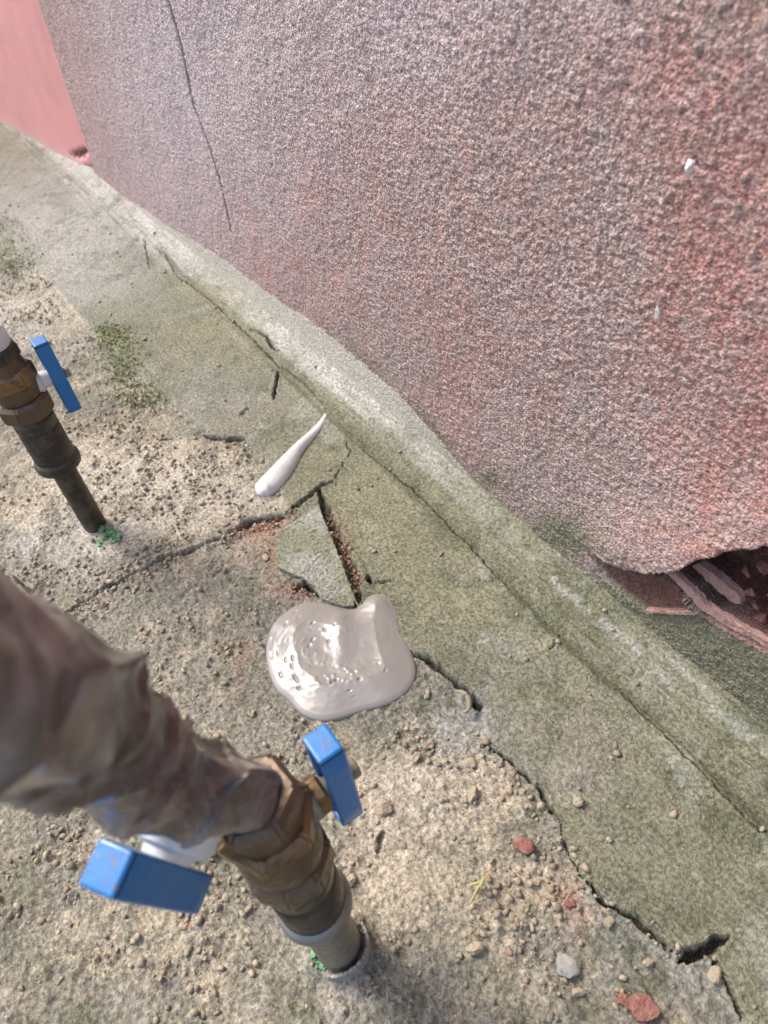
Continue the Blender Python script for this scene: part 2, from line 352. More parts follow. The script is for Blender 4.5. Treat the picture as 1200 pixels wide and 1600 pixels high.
below = sst(-.005, .004, (np.interp(WX, [Wp(918, 866)[0], Wp(1050, 920)[0], Wp(1200, 1010)[0]], [Wp(918, 866)[1] + .01, Wp(1050, 940)[1], Wp(1200, 1010)[1]]) - WZ))
hgt = hgt * (1 - smr) + smr * (0.0016 + 0.0008 * (fbm(WX * .15, WZ, .006, 3, 93) - .5))
bulge = (blob(WX, WZ, 1110, 885, 190, 85, Wp) * 0.013 + .004 * blob(WX, WZ, 960, 850, 70, 40, Wp)) * (1 - .0 * hm)
edge_dn = (1 - below) + below * 0
hgt = hgt + bulge * edge_dn
vc = [tuple(Wp(*p)) for p in [(262, -10), (285, 80), (303, 165), (330, 230), (350, 300), (362, 362)]]
qd, al = dline(WX + .004 * (fbm(WX, WZ, .02, 3, 95) - .5), WZ, vc)
vcm = 1 - sst(.4, 1.4, qd / (.0030 * (1.15 - .5 * al)))
hgt = hgt * (1 - .8 * vcm) - .0035 * vcm
rub = fbm(WX, WZ, .012, 4, 97)
hgt = hgt * (1 - hm) - hm * (0.042 + 0.02 * (rub - .5) - 0.020 * sst(Wp(1150, 930)[0], Wp(1200, 930)[0], WX) * (.4 + 1.2 * rub))
hgt = hgt - sm * (0.006 + 0.010 * sst(0, .02, ss_))
lip = np.exp(-((sh + .0015) / .002) ** 2) * below
n1 = fbm(WX, WZ, .16, 4, 100); n2 = fbm(WX, WZ, .04, 5, 101)
redm = np.clip(.40 + .72 * blob(WX, WZ, 1190, 560, 190, 260, Wp) + .65 * blob(WX, WZ, 1190, 300, 120, 180, Wp) + .35 * blob(WX, WZ, 1120, 120, 100, 100, Wp)
               + .25 * blob(WX, WZ, 480, 400, 260, 120, Wp) - .28 * blob(WX, WZ, 330, 60, 220, 200, Wp) + .5 * (n1 - .5) + .35 * (n2 - .5) + .3 * blob(WX, WZ, 1150, 860, 150, 60, Wp), 0, 1) * (1 - mosw)
redm = np.clip(redm * (.6 + .75 * sst(.36, .62, fbm(WX, WZ, .022, 5, 190, .62))), 0, 1)
lav = np.clip(blob(WX, WZ, 280, 80, 330, 330, Wp) + .6 * blob(WX, WZ, 650, 40, 180, 120, Wp), 0, 1)
dirtw = np.clip(.75 * blob(WX, WZ, 1130, 30, 120, 60, Wp) + .65 * blob(WX, WZ, 560, 560, 330, 130, Wp) + .5 * blob(WX, WZ, 880, 760, 160, 120, Wp) + .5 * blob(WX, WZ, 700, 300, 260, 200, Wp) * n2 + (n2 - .45) * .6, 0, 1)
mosw = np.maximum(mosw, .50 * (1 - sst(.0, .055, WZ - sme_z)) * sst(-1.05, -.65, WX) * (1 - sst(-.36, -.26, WX)) * (.4 + n2) * (1 - smr))
mosw = np.clip(np.maximum(mosw * (.6 + .8 * n2), smr * np.clip(.02 + 1.0 * sst(-.75, -.3, WX), 0, 1) * .75), 0, 1)
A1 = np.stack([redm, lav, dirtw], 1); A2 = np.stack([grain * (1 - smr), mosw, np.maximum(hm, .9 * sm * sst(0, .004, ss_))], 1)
A3 = np.stack([smr, np.maximum(vcm, 0), lip], 1)
V = np.stack([WX, YW - hgt, WZ], 1); Fc = grid_faces(len(wx_), len(wz_))[:, ::-1]
keep = (WX > edge_x(WZ) + .003 * (fbm(WX, WZ, .01, 3, 3) - .5))[Fc].all(1); Fc = Fc[keep]
used = np.unique(Fc); remap = np.zeros(len(V), np.int64); remap[used] = np.arange(len(used))
g = MT('rough_render')
re_, la, di = g.attr('ma'); gn, ms, ho = g.attr('mb'); sr, vk, li = g.attr('mc')
nf = g.noise(420, 3, .7); nm = g.noise(60, 5, .65); gv = g.vor(230)
col = g.mix(re_, (.37, .285, .265), (.42, .205, .18))
col = g.mix(g.math('MULTIPLY', la, .75), col, (.54, .45, .47))
col = g.mix(g.math('MULTIPLY', di, .4), col, (.30, .26, .21))
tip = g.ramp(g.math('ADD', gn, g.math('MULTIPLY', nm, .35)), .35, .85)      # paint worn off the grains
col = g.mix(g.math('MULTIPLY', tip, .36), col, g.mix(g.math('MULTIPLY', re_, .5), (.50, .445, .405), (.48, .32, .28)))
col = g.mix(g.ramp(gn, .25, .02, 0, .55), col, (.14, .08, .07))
col = g.mix(g.math('MULTIPLY', sr, 1.0), col, g.mix(nm, (.45, .42, .35), (.60, .56, .48)))
col = g.mix(g.ramp(ms, .05, .9, 0, .88), col, g.mix(nm, (.10, .105, .06), (.20, .20, .125)))
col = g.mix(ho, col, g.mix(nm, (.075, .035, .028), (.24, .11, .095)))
col = g.mix(g.math('MULTIPLY', li, .9), col, (.62, .33, .29))
col = g.mix(g.math('MULTIPLY', vk, .85), col, (.09, .05, .045))
col = g.mix(1.0, col, g.mix(0.0, g.ramp(nf, .3, .7, .55, 1.38), (0, 0, 0)), 'MULTIPLY')
nr = g.bump(g.vor(520).outputs['Distance'], .0016, -.8) if False else g.bump(g.math('SUBTRACT', 1.0, g.vor(480).outputs['Distance']), .0014, .85); nr = g.bump(g.noise(900, 3, .7), .0005, .7, nr)
M_wall = g.done(col, .85, nr, Specular_IOR_Level=.3)
house = tag(empty('house_wall', (-1.0, YW, 0)), 'pink rough-rendered house wall with a hole broken open near its foot', 'wall')
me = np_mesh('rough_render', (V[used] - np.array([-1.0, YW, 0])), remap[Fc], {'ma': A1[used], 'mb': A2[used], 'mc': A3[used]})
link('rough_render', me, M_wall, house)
del V, WX, WZ, A1, A2, A3
# smooth painted length beyond the edge, turned a little towards the yard
a0 = 0.092
px_ = axis_coords(-2.7, -1.60, .006, .004, -7, -1.60); pz_ = axis_coords(-0.03, .5, .004, .006, -.3, 2.7)
PX, PZ = np.meshgrid(px_, pz_, indexing='ij'); PX = PX.ravel(); PZ = PZ.ravel()
off = np.tan(a0) * np.clip(-1.66 - PX, 0, 9) - .014
sp = .004 * (fbm(PX, PZ, .12, 3, 110) - .5)
chip = sst(.5, .8, blob(PX, PZ, 124, 240, 12, 10, Wp) + .8 * (fbm(PX, PZ, .01, 3, 111) - .5)) + sst(.5, .8, blob(PX, PZ, 140, 275, 16, 24, Wp) + .3 * (fbm(PX, PZ, .01, 3, 112) - .5)) * .6
dk = np.clip(chip, 0, 1); sal = sst(.05, -.01, PZ - .0 - .02 * (fbm(PX, PZ, .05, 3, 113) - .5)) 
Vp = np.stack([PX + 1.0, -off - sp + .010 * dk, PZ], 1)
g = MT('salmon_paint')
ck, lo_, _ = g.attr('ma'); nm = g.noise(14, 5, .6)
col = g.mix(nm, (.60, .245, .235), (.70, .335, .315)); col = g.mix(g.math('MULTIPLY', lo_, .6), col, (.55, .42, .36))
col = g.mix(ck, col, (.13, .07, .055)); col = g.mix(g.ramp(g.noise(60, 5), .52, .75, 0, .3), col, (.42, .25, .22))
M_sal = g.done(col, .7, g.bump(g.noise(120, 4), .001, .5))
me = np_mesh('painted_wall_section', Vp, grid_faces(len(px_), len(pz_))[:, ::-1], {'ma': np.stack([dk, sal, dk * 0], 1)})
link('painted_section', me, M_sal, house)

g = MT('old_plaster')
nm = g.noise(70, 5, .65)
M_plaster = g.done(g.mix(nm, (.24, .13, .11), (.48, .30, .26)), .9, g.bump(g.noise(350, 4), .002, .8))
g = MT('brick_rubble'); nm = g.noise(90, 5, .65)
M_brick = g.done(g.mix(g.ramp(g.noise(260, 5, .7), .52, .7, 0, .8), g.mix(nm, (.22, .085, .065), (.42, .20, .165)), (.42, .33, .25)), .95, g.bump(g.noise(400, 5, .7), .0025, 1.0), Specular_IOR_Level=.2)

def rough_slab(name, pts, t, mat, parent, org, plane='wall', seed=0, smooth=False):
    """outline given as world 3D points (Vector list), pushed back by t along dirv; roughened"""
    bm = bmesh.new(); dirv = Vector((0, 1, 0)) if plane == 'wall' else Vector((0, 0, -1))
    vs = [bm.verts.new(Vector(p) - Vector(org)) for p in pts]; f = bm.faces.new(vs)
    r = bmesh.ops.extrude_face_region(bm, geom=[f]); bmesh.ops.translate(bm, verts=[v for v in r['geom'] if isinstance(v, bmesh.types.BMVert)], vec=dirv * t)
    bmesh.ops.recalc_face_normals(bm, faces=bm.faces[:])
    bmesh.ops.triangulate(bm, faces=bm.faces[:])
    L = 0.0026
    for _ in range(6):
        es = [e for e in bm.edges if e.calc_length() > L * 1.6]
        if not es or len(bm.verts) > 6000: break
        bmesh.ops.subdivide_edges(bm, edges=es, cuts=1); bmesh.ops.triangulate(bm, faces=[f for f in bm.faces if len(f.verts) > 3])
    rr = random.Random(seed)
    for v in bm.verts: v.co += Vector((rr.gauss(0, 1), rr.gauss(0, 1), rr.gauss(0, 1))) * 0.00038
    me = bpy.data.meshes.new(name); bm.to_mesh(me); bm.free(); return link(name, me, mat, parent, smooth)
def wallpt(u, v, y): x, z = Wp(u, v, y); return (x, y, z)
o_ = (-1.0, YW, 0)
# broken layers standing in the hole
rough_slab('broken_plaster_edge', [wallpt(*p, YW - .004) for p in [(1038, 892), (1048, 890), (1075, 915), (1103, 945), (1150, 975), (1200, 1003), (1290, 1045), (1290, 1056), (1198, 1012), (1147, 984), (1098, 955), (1070, 925)]], .005, M_plaster, house, o_, seed=1)
rough_slab('broken_plaster_edge', [wallpt(*p, YW + .010) for p in [(1080, 884), (1092, 880), (1125, 905), (1158, 934), (1157, 944), (1142, 941), (1112, 914)]], .007, M_plaster, house, o_, seed=2)
rough_slab('broken_plaster_edge', [wallpt(*p, YW - .003) for p in [(1008, 954), (1040, 955), (1093, 958), (1094, 961), (1050, 960), (1012, 957)]], .006, M_plaster, house, o_, seed=3)
bm = bmesh.new(); bmesh.ops.create_cube(bm, size=1)
for v in bm.verts: v.co = Vector((v.co.x * 12.0 - .0, v.co.y * .16 + .17, v.co.z * 2.95 + 1.22))
me = bpy.data.meshes.new('masonry'); bm.to_mesh(me); bm.free(); link('masonry', me, M_brick, house, False)

def rock(name, loc, size, mat, seed, flat=1.0, parent=None, sub=3, sharp=.35):
    bm = bmesh.new(); bmesh.ops.create_icosphere(bm, subdivisions=sub, radius=1)
    rr = random.Random(seed); pl = [(Vector((rr.gauss(0, 1), rr.gauss(0, 1), rr.gauss(0, 1))).normalized(), rr.uniform(.45, .8)) for _ in range(9)]
    from mathutils import noise as mn
    for v in bm.verts:
        c = v.co.copy()
        for n_, q in pl:
            e = c.dot(n_) - q
            if e > 0: c -= n_ * e * .9
        c *= 1 + sharp * (.4 * mn.noise(c * 3 + Vector((seed, 0, 0))) + .25 * mn.noise(c * 9 + Vector((seed, 4, 0))) + rr.gauss(0, .05))
        v.co = Vector((c.x * size[0], c.y * size[1], c.z * size[2]))
    me = bpy.data.meshes.new(name); bm.to_mesh(me); bm.free(); o = link(name, me, mat, parent, False)
    o.location = loc; o.rotation_euler = (0, 0, rr.uniform(0, 6)); return o
g = MT('white_plaster'); M_white = g.done(g.mix(g.noise(120), (.62, .60, .57), (.80, .79, .77)), .8, g.bump(g.noise(400), .001))
g = MT('grey_stone'); M_stone = g.done(g.mix(g.noise(220, 5, .7), (.17, .165, .145), (.40, .385, .345)), .85, g.bump(g.noise(300), .001))
g = MT('tan_clod'); M_clod = g.done(g.mix(g.noise(260, 5, .7), (.26, .205, .14), (.50, .42, .31)), .95, g.bump(g.noise(500, 4), .002))
g = MT('pale_mortar'); M_stone_ = g.done(g.mix(g.noise(200, 4), (.36, .32, .31), (.56, .52, .50)), .9, g.bump(g.noise(400), .001))
for i, (u, v, s) in enumerate([(1079, 258, .0042), (1029, 489, .0040)]):
    x, z = Wp(u, v, YW - .006)
    rock('plaster_lump', (x + 1.0, -.0065, z), (s * .8, s * .8, s * 1.25), [M_white, M_stone_][i], 5 + i, parent=house)

for i, (u, v, y_, s_) in enumerate([(1172, 925, .020, 0.0062), (1192, 885, .024, 0.0074), (1166, 893, .026, 0.0050), (1190, 965, .016, 0.0056), (1212, 930, .018, 0.0074), (1180, 948, .014, 0.0031)]):
    x, z = Wp(u, v, YW + y_); rock('brick_fragment', (x + 1.0, y_, z), (s_, s_ * .8, s_ * .75), M_brick, 300 + i, parent=house)
# ------------------------------------------------------------------ loose crumbs and soil
def scatter(name, n, dens, rmin, rmax, mats_attr, label, cat, mat, zoff=.3):
    bm = bmesh.new(); bmesh.ops.create_icosphere(bm, subdivisions=1, radius=1); bm.verts.ensure_lookup_table()
    BV = np.array([v.co[:] for v in bm.verts]); BF = np.array([[q.index for q in f.verts] for f in bm.faces]); bm.free()
    X = rng.uniform(-2.3, .1, n * 12); Y = rng.uniform(-.29, .36, n * 12)
    # denser close to the camera, where single crumbs can be told apart
    p = dens(X, Y) * np.clip(1.15 + X * .42, .15, 1); k_ = rng.uniform(0, 1, len(X)) < p
    X = X[k_][:n]; Y = Y[k_][:n]; N = len(X)
    r = rmin + (rmax - rmin) * rng.power(.45, N) ** 2.6
    Z = gh(X, Y)
    sc = r[:, None, None] * rng.uniform(.65, 1.25, (N, 1, 3)); Vv = np.repeat(BV[None], N, 0)
    for _ in range(7):
        pn = rng.normal(0, 1, (N, 1, 3)); pn /= np.linalg.norm(pn, axis=2, keepdims=True)
        e = (Vv * pn).sum(2, keepdims=True) - rng.uniform(.35, .7, (N, 1, 1)); Vv = Vv - pn * np.clip(e, 0, 9)
    Vv = Vv * (1 + rng.uniform(-.14, .14, (N, len(BV), 1))) * sc
    a = rng.uniform(0, 6.28, N); ca, sa_ = np.cos(a)[:, None], np.sin(a)[:, None]
    vx = Vv[..., 0] * ca - Vv[..., 1] * sa_; vy = Vv[..., 0] * sa_ + Vv[..., 1] * ca
    Vv = np.stack([vx + X[:, None], vy + Y[:, None], Vv[..., 2] * .75 + (Z + r * zoff)[:, None]], 2).reshape(-1, 3)
    Ff = (BF[None] + np.arange(N)[:, None, None] * len(BV)).reshape(-1, 3)
    rc = np.repeat(rng.uniform(0, 1, (N, 3)), len(BV), 0)
    me = np_mesh(name, Vv, Ff, {'ma': rc}); o = link(name, me, mat, None, False)
    return tag(o, label, cat, kind='stuff')
g = MT('soil_crumbs'); r0, r1, r2 = g.attr('ma')
col = g.mix(r0, (.25, .21, .15), (.46, .385, .28)); col = g.mix(g.ramp(r1, .80, .84, 0, .6), col, (.27, .265, .23)); col = g.mix(g.ramp(r2, .965, .98, 0, .6), col, (.36, .18, .13))
col = g.mix(g.ramp(g.noise(600), .3, .7, 0, .4), col, (.18, .14, .09))
M_crumb = g.done(col, .95, g.bump(g.noise(900), .0008, .7))
def dens(X, Y):
    ap = sst(-.003, .006, sdf(X, Y, apron)); n2 = fbm(X, Y, .035, 4, 20)
    q = .10 + 1.1 * blob(X, Y, 250, 740, 150, 110) + .5 * blob(X, Y, 80, 480, 110, 60) + 1.0 * blob(X, Y, 850, 1390, 90, 60) + .9 * blob(X, Y, 735, 1225, 45, 60) \
        + .6 * blob(X, Y, 800, 1500, 200, 90) + .5 * blob(X, Y, 240, 1180, 240, 400) + .9 * blob(X, Y, 660, 1180, 60, 30) + .7 * blob(X, Y, 905, 1470, 60, 120) + .4 * blob(X, Y, 120, 900, 120, 60)
    q = q * (.10 + 1.8 * sst(.45, .62, n2))
    cl = np.minimum.reduce([dline(X, Y, [tuple(G(*p)) for p in L])[0] for L in ([(452, 806), (330, 850), (240, 885)], [(915, 1385), (1048, 1487)], [(505, 780), (562, 945)], [(872, 1290), (760, 1168)])])
    q = q + .5 * np.exp(-(cl / .008) ** 2)
    return np.clip(q * (1 - .93 * ap) + .012 + .6 * np.exp(-(cl / .004) ** 2), 0, 1) * (sdf(X, Y, puddle_xy) < -.002)
puddle_px = [(450, 950), (470, 940), (492, 937), (515, 941), (540, 948), (556, 950), (562, 938), (580, 924), (604, 925), (622, 945), (633, 975), (637, 1005), (648, 1028), (652, 1055),
             (638, 1082), (605, 1101), (565, 1110), (530, 1122), (502, 1127), (470, 1117), (452, 1094), (430, 1078), (417, 1045), (413, 1010), (422, 975)]
puddle_xy = [tuple(G(*p)) for p in puddle_px]
scatter('soil_crumbs', 17000, dens, .0006, .0044, None, 'loose tan soil crumbs and grit lying on the broken concrete', 'soil', M_crumb)
g = MT('brick_crumbs'); r0, r1, r2 = g.attr('ma')
M_bc = g.done(g.mix(r0, (.17, .08, .055), (.46, .25, .18)), .95, g.bump(g.noise(900), .0008, .7))
def dens2(X, Y):
    a = dline(X, Y, [tuple(G(*p)) for p in [(370, 834), (410, 822), (450, 812)]])[0]; b = dline(X, Y, [tuple(G(*p)) for p in [(515, 810), (545, 870), (560, 920)]])[0]
    c = dline(X, Y, [tuple(G(*p)) for p in [(460, 925), (494, 930)]])[0]
    return np.clip(np.exp(-(a / .009) ** 2) + .8 * np.exp(-(b / .005) ** 2) + np.exp(-(c / .006) ** 2) + .04 * blob(X, Y, 430, 860, 60, 40), 0, 1)
_X = rng.uniform(-2.3, .1, 10)
def scatter_local():
    global rng
    o = scatter('brick_crumbs', 60000, lambda X, Y: dens2(X, Y) * (X < -.2), .0007, .0030, None, 'red-brown brick grit lying in the open cracks', 'grit', M_bc)
scatter_local()

def drop(name, u, v, size, mat, seed, label, cat, group=None, flat=1):
    x, y = G(u, v, size[2] * .5); z = float(gh(x, y)[0])
    return tag(rock(name, (x, y, z + size[2] * .55), size, mat, seed), label, cat, group)
drop('brick_chip', 818, 1326, (.0085, .0070, .0060), M_brick, 31, 'crumbly round red brick chip on the sand left of the long apron crack', 'brick chip', 'red brick chips on the ground')
drop('brick_chip', 889, 1415, (.0055, .0045, .0038), M_brick, 32, 'smallest red brick chip, half buried among tan crumbs beside the crack', 'brick chip', 'red brick chips on the ground')
x, y = G(998, 1575)
bp = [(962, 1552), (985, 1556), (1000, 1550), (1014, 1556), (1030, 1574), (1029, 1588), (1012, 1597), (998, 1594), (985, 1578), (968, 1566)]
zz = float(gh(x, y)[0])
tag(rough_slab('brick_chip', [(*G(*p, .008), zz + .0075) for p in bp], .007, M_brick, None, (0, 0, 0), 'ground', 9), 'flat angular red brick chip, the largest, at the bottom edge of the view', 'brick chip', 'red brick chips on the ground')
drop('stone', 884, 1512, (.0105, .0085, .0050), M_stone, 41, 'bluish grey flat stone on the soil below the broken apron edge', 'stone')
for i, (u, v, s, lab) in enumerate([
        (1013, 1505, .0045, 'pale round clod beside the end of the lower crack'), (735, 1195, .0058, 'tan clod near the start of the middle crack'),
        (740, 1245, .0075, 'big tan clod right of the blue handle, lying on sand'), (602, 1268, .0085, 'brown clod just right of the lower blue handle'),
        (742, 1486, .0070, 'tan clod on the sand below the twig'), (905, 1256, .0060, 'sandy lump lying on the green concrete apron'),
        (905, 1550, .0050, 'grey clod just below the bluish stone'), (1115, 1525, .0060, 'yellowish clod inside the broken corner of the apron'),
        (650, 1185, .0060, 'tan clod below the wet grout puddle'), (548, 1378, .0055, 'tan clod right of the reducer on the near pipe'),
        (558, 1438, .0060, 'brown clod touching the collar of the near pipe'), (414, 872, .0050, 'reddish clod above the wet puddle, left of the flake'),
        (460, 828, .0040, 'pale pebble at the fork of the cracks'), (385, 645, .0050, 'white pebble left of the white grout drip'),
        (845, 1262, .0045, 'tan clod sitting in the middle crack'), (950, 1443, .0050, 'tan clod beside the lower crack'),
        (420, 1107, .0030, 'small grey pebble left of the puddle edge'), (495, 1142, .0030, 'small green-grey pebble below the puddle'), (590, 1100, .003, 'small pebble on the lower rim side of the puddle')][:17]):
    drop('soil_clod' if 'pebble' not in lab else 'pebble', u, v, (s, s * .8, s * .65), M_clod if 'pebble' not in lab else M_stone, 60 + i, lab, 'clod' if 'pebble' not in lab else 'pebble')

# broken flake of concrete between the cracks
g = MT('flake_concrete'); nm = g.noise(50, 5, .65)
col = g.mix(nm, (.135, .135, .085), (.25, .245, .175)); col = g.mix(g.ramp(g.noise(22, 3), .45, .6, 0, .7), col, (.27, .27, .235)); col = g.mix(1.0, col, g.mix(0.0, g.ramp(g.noise(330, 4, .7), .3, .7, .55, 1.45), (0, 0, 0)), 'MULTIPLY')
M_flake = g.done(col, .93, g.bump(g.noise(320, 4, .7), .0012, .9))
fp = [(496, 783), (506, 812), (522, 850), (540, 895), (552, 930), (551, 942), (535, 943), (515, 937), (500, 930), (490, 912), (474, 899), (452, 890), (434, 882), (429, 850), (436, 826), (458, 812), (478, 798)]
tag(rough_slab('concrete_flake', [(*G(*p, .012), .0082 + .0010 * math.sin(i)) for i, p in enumerate(fp)], .012, M_flake, None, (0, 0, 0), 'ground', 12), 'loose triangular mossy concrete flake above the wet grout puddle', 'concrete flake')

# ------------------------------------------------------------------ wet grout
def chaikin(P, n=3):
    P = np.array(P)
    for _ in range(n):
        Q = np.roll(P, -1, 0); P = np.stack([.75 * P + .25 * Q, .25 * P + .75 * Q], 1).reshape(-1, 2)
    return P
B = chaikin([tuple(G(*p, .004)) for p in puddle_px]); cc = np.array(G(545, 1040, .004)); nB = len(B); R = 110
sv = (np.linspace(0, 1, R)) ** .75
PV = cc[None, None] + sv[:, None, None] * (B[None] - cc)
px2, py2 = PV[..., 0].ravel(), PV[..., 1].ravel(); s2 = np.repeat(sv, nB)
edge = -sdf(px2, py2, [tuple(b) for b in B]) * -1
prof = np.sqrt(np.clip(1 - (1 - np.clip(edge / .011, 0, 1)) ** 2, 0, 1))
base = gh(cc[0], cc[1])[0] + .0028
def sw(x, y, k): return fbm(x, y, .022, 3, k)
c2 = G(500, 1010); rr_ = np.hypot(px2 - c2[0], py2 - c2[1])
bub = blob(px2, py2, 460, 1010, 45, 60) + blob(px2, py2, 500, 1070, 70, 25) + .7 * blob(px2, py2, 560, 1060, 50, 12) + .5 * blob(px2, py2, 540, 1000, 30, 30)
fb, cb = worley(px2, py2, .0045, 200); fb2, cb2 = worley(px2, py2, .0085, 205)
prof2 = np.sin(np.clip(edge / .050, 0, 1) * math.pi / 2) ** 1.2
z2 = base - .003 + .0040 * np.sqrt(np.clip(1 - (1 - np.clip(edge / .005, 0, 1)) ** 2, 0, 1)) + .25 * (np.clip(edge - .003, 0, .026) - .003 * sst(.02, .04, edge)) + .0018 * (fbm(px2, py2, .03, 2, 120) - .5) * np.clip(edge / .02, 0, 1) \
    + .0002 * np.sin(rr_ / .0030 + 5 * sw(px2, py2, 121)) * np.exp(-((rr_ - .035) / .020) ** 2) * np.clip(edge / .012, 0, 1) * .6 \
    + .00045 * np.clip(1 - (fb * 1.5) ** 2, 0, 1) * (cb > .6) * np.clip(bub - .15, 0, 1) + .0004 * (fbm(px2, py2, .006, 2, 130) - .5) * np.clip(edge / .01, 0, 1) \
    - .0022 * np.clip(1 - (fb2 * 4.2) ** 2, 0, 1) * (cb2 > .80) * np.clip(bub, 0, 1)
z2 = z2 + (.0030 * blob(px2, py2, 534, 990, 15, 48) + .0034 * blob(px2, py2, 590, 952, 34, 20) + .0008 * blob(px2, py2, 470, 1030, 22, 50)) * np.clip(edge / .01, 0, 1)
V = np.stack([px2, py2, z2], 1)
i = np.arange(R - 1)[:, None] * nB + np.arange(nB)[None]; j = np.arange(R - 1)[:, None] * nB + (np.arange(nB)[None] + 1) % nB
Fp = np.stack([i.ravel(), (i + nB).ravel(), (j + nB).ravel(), j.ravel()], 1)
# skirt down to the ground
sk = np.stack([B[:, 0], B[:, 1], np.full(nB, base - .01)], 1); V = np.r_[V, sk]
a_ = (R - 1) * nB + np.arange(nB); b_ = R * nB + np.arange(nB)
Fp = np.r_[Fp, np.stack([a_, b_, np.roll(b_, -1), np.roll(a_, -1)], 1)][:, ::1]
g = MT('wet_grout')
nm = g.noise(35, 4, .6)
col = g.mix(nm, (.215, .198, .178), (.275, .255, .23))
M_grout = g.done(col, g.ramp(g.noise(60, 3), .3, .7, .35, .5), g.bump(g.noise(150, 5, .65), .0004, .3), Specular_IOR_Level=.35, Coat_Weight=1.0, Coat_Roughness=.13)
tag(link('grout_puddle', np_mesh('grout_puddle', V, Fp), M_grout), 'shiny wet grey grout puddle poured over the crack', 'grout puddle')

sp_px = [(508, 649, 9), (505, 657, 13), (496, 672, 15), (480, 687, 24), (464, 704, 29), (450, 725, 40), (436, 742, 44), (424, 754, 47), (416, 761, 42)]
Vd = []; NS = 24; spine = [(*G(u, v, .006), wd_) for u, v, wd_ in sp_px]
for k_, (x, y, wpx) in enumerate(spine):
    r = wpx * .5 * .74 / F * (1 + .05 * math.sin(k_ * 2.3))
    a = np.array(spine[min(k_ + 1, len(spine) - 1)][:2]) - np.array(spine[max(k_ - 1, 0)][:2]); a /= np.linalg.norm(a); nrm = np.array([-a[1], a[0]])
    for s_ in range(NS):
        t = 2 * math.pi * s_ / NS; q = nrm * math.cos(t) * r
        Vd.append((x + q[0], y + q[1], float(gh(x, y)[0]) * .3 + .004 + max(math.sin(t) * r * .85, -.004)))
# rounded end caps
def cap(k_, sgn):
    x, y, wpx = spine[k_]; r = wpx * .5 * .78 / F; n_ = k_ + (-1 if sgn > 0 else 1)
    a = np.array([x, y]) - np.array(spine[n_][:2]); a /= np.linalg.norm(a); nrm = np.array([-a[1], a[0]]) * sgn; out = []
    for e in (.3, .55, .78, .93, .995):
        rr = r * math.sqrt(1 - e * e); c = np.array([x, y]) + a * r * e
        for s_ in range(NS):
            t = 2 * math.pi * s_ / NS; q = nrm * math.cos(t) * rr
            out.append((c[0] + q[0], c[1] + q[1], float(gh(x, y)[0]) * .3 + .004 + max(math.sin(t) * rr * .85, -.004)))
    return out
hd = cap(0, -1); hd = [q for k_ in range(4, -1, -1) for q in hd[k_ * NS:(k_ + 1) * NS]]
Vd = np.array(hd + Vd + cap(len(spine) - 1, 1)); Vd[:, :2] += .0048 * (np.stack([fbm(Vd[:, 0], Vd[:, 1], .012, 2, 400), fbm(Vd[:, 0], Vd[:, 1], .012, 2, 401)], 1) - .5); Vd[:, 2] += .0030 * (fbm(Vd[:, 0], Vd[:, 1], .009, 2, 402) - .5); nR = len(Vd) // NS
i = np.arange(nR - 1)[:, None] * NS + np.arange(NS)[None]; j = np.arange(nR - 1)[:, None] * NS + (np.arange(NS)[None] + 1) % NS
g = MT('white_grout'); M_drip = g.done(g.mix(g.noise(40, 4), (.50, .48, .455), (.70, .69, .68)), .20, g.bump(g.noise(90, 4), .0022, .7), Coat_Weight=1.0, Coat_Roughness=.12)
o = link('grout_drip', np_mesh('grout_drip', Vd, np.stack([i.ravel(), (i + NS).ravel(), (j + NS).ravel(), j.ravel()], 1)), M_drip)
tag(o, 'long teardrop of glossy white grout squeezed out on the apron', 'grout drip')
md = o.modifiers.new('sub', 'SUBSURF'); md.levels = 1; md.render_levels = 2

# ------------------------------------------------------------------ pipes and valves
def metal(name, c1, c2, metallic, rough, dirt=(.17, .13, .09), damt=.6, bs=.0006):
    g = MT(name); n1 = g.noise(70, 5, .65); n2 = g.noise(260, 4, .6)
    col = g.mix(n1, c1, c2); dm = g.ramp(g.math('ADD', n1, g.math('MULTIPLY', n2, .4)), .62, .85, 0, damt)
    col = g.mix(dm, col, dirt)
    return g.done(col, g.ramp(n2, .3, .7, rough, min(1, rough + .25)), g.bump(n2, bs, .6), Metallic=metallic)
M_brass = metal('dull_brass', (.17, .105, .05), (.36, .24, .13), .85, .27, (.07, .05, .035), .8)
M_bronze = metal('brown_bronze', (.085, .060, .042), (.19, .135, .095), .7, .30, (.12, .095, .075), .5)
M_steel = metal('dark_steel', (.030, .027, .024), (.065, .058, .050), .5, .30, (.15, .13, .10), .4)
M_zinc = metal('galvanised_pipe', (.20, .19, .165), (.34, .33, .29), .6, .45, (.22, .19, .14), .8, .001)
M_rim = metal('zinc_rim', (.17, .175, .17), (.32, .33, .32), .6, .30, (.2, .2, .18), .4)
M_tape = metal('white_seal_tape', (.55, .57, .57), (.74, .76, .76), 0, .35, (.4, .38, .35), .3)
g = MT('blue_paint'); nm = g.noise(50, 5, .6)
col = g.mix(nm, (.002, .125, .38), (.004, .185, .50)); col = g.mix(g.ramp(g.noise(120, 5, .7), .58, .64, 0, .8), col, (.13, .10, .08)); col = g.mix(g.ramp(g.noise(35, 5, .7), .55, .8, 0, .5), col, (.10, .20, .34))
M_blue = g.done(col, .33, g.bump(g.noise(90, 4), .0008, .5), Coat_Weight=.3, Coat_Roughness=.2)

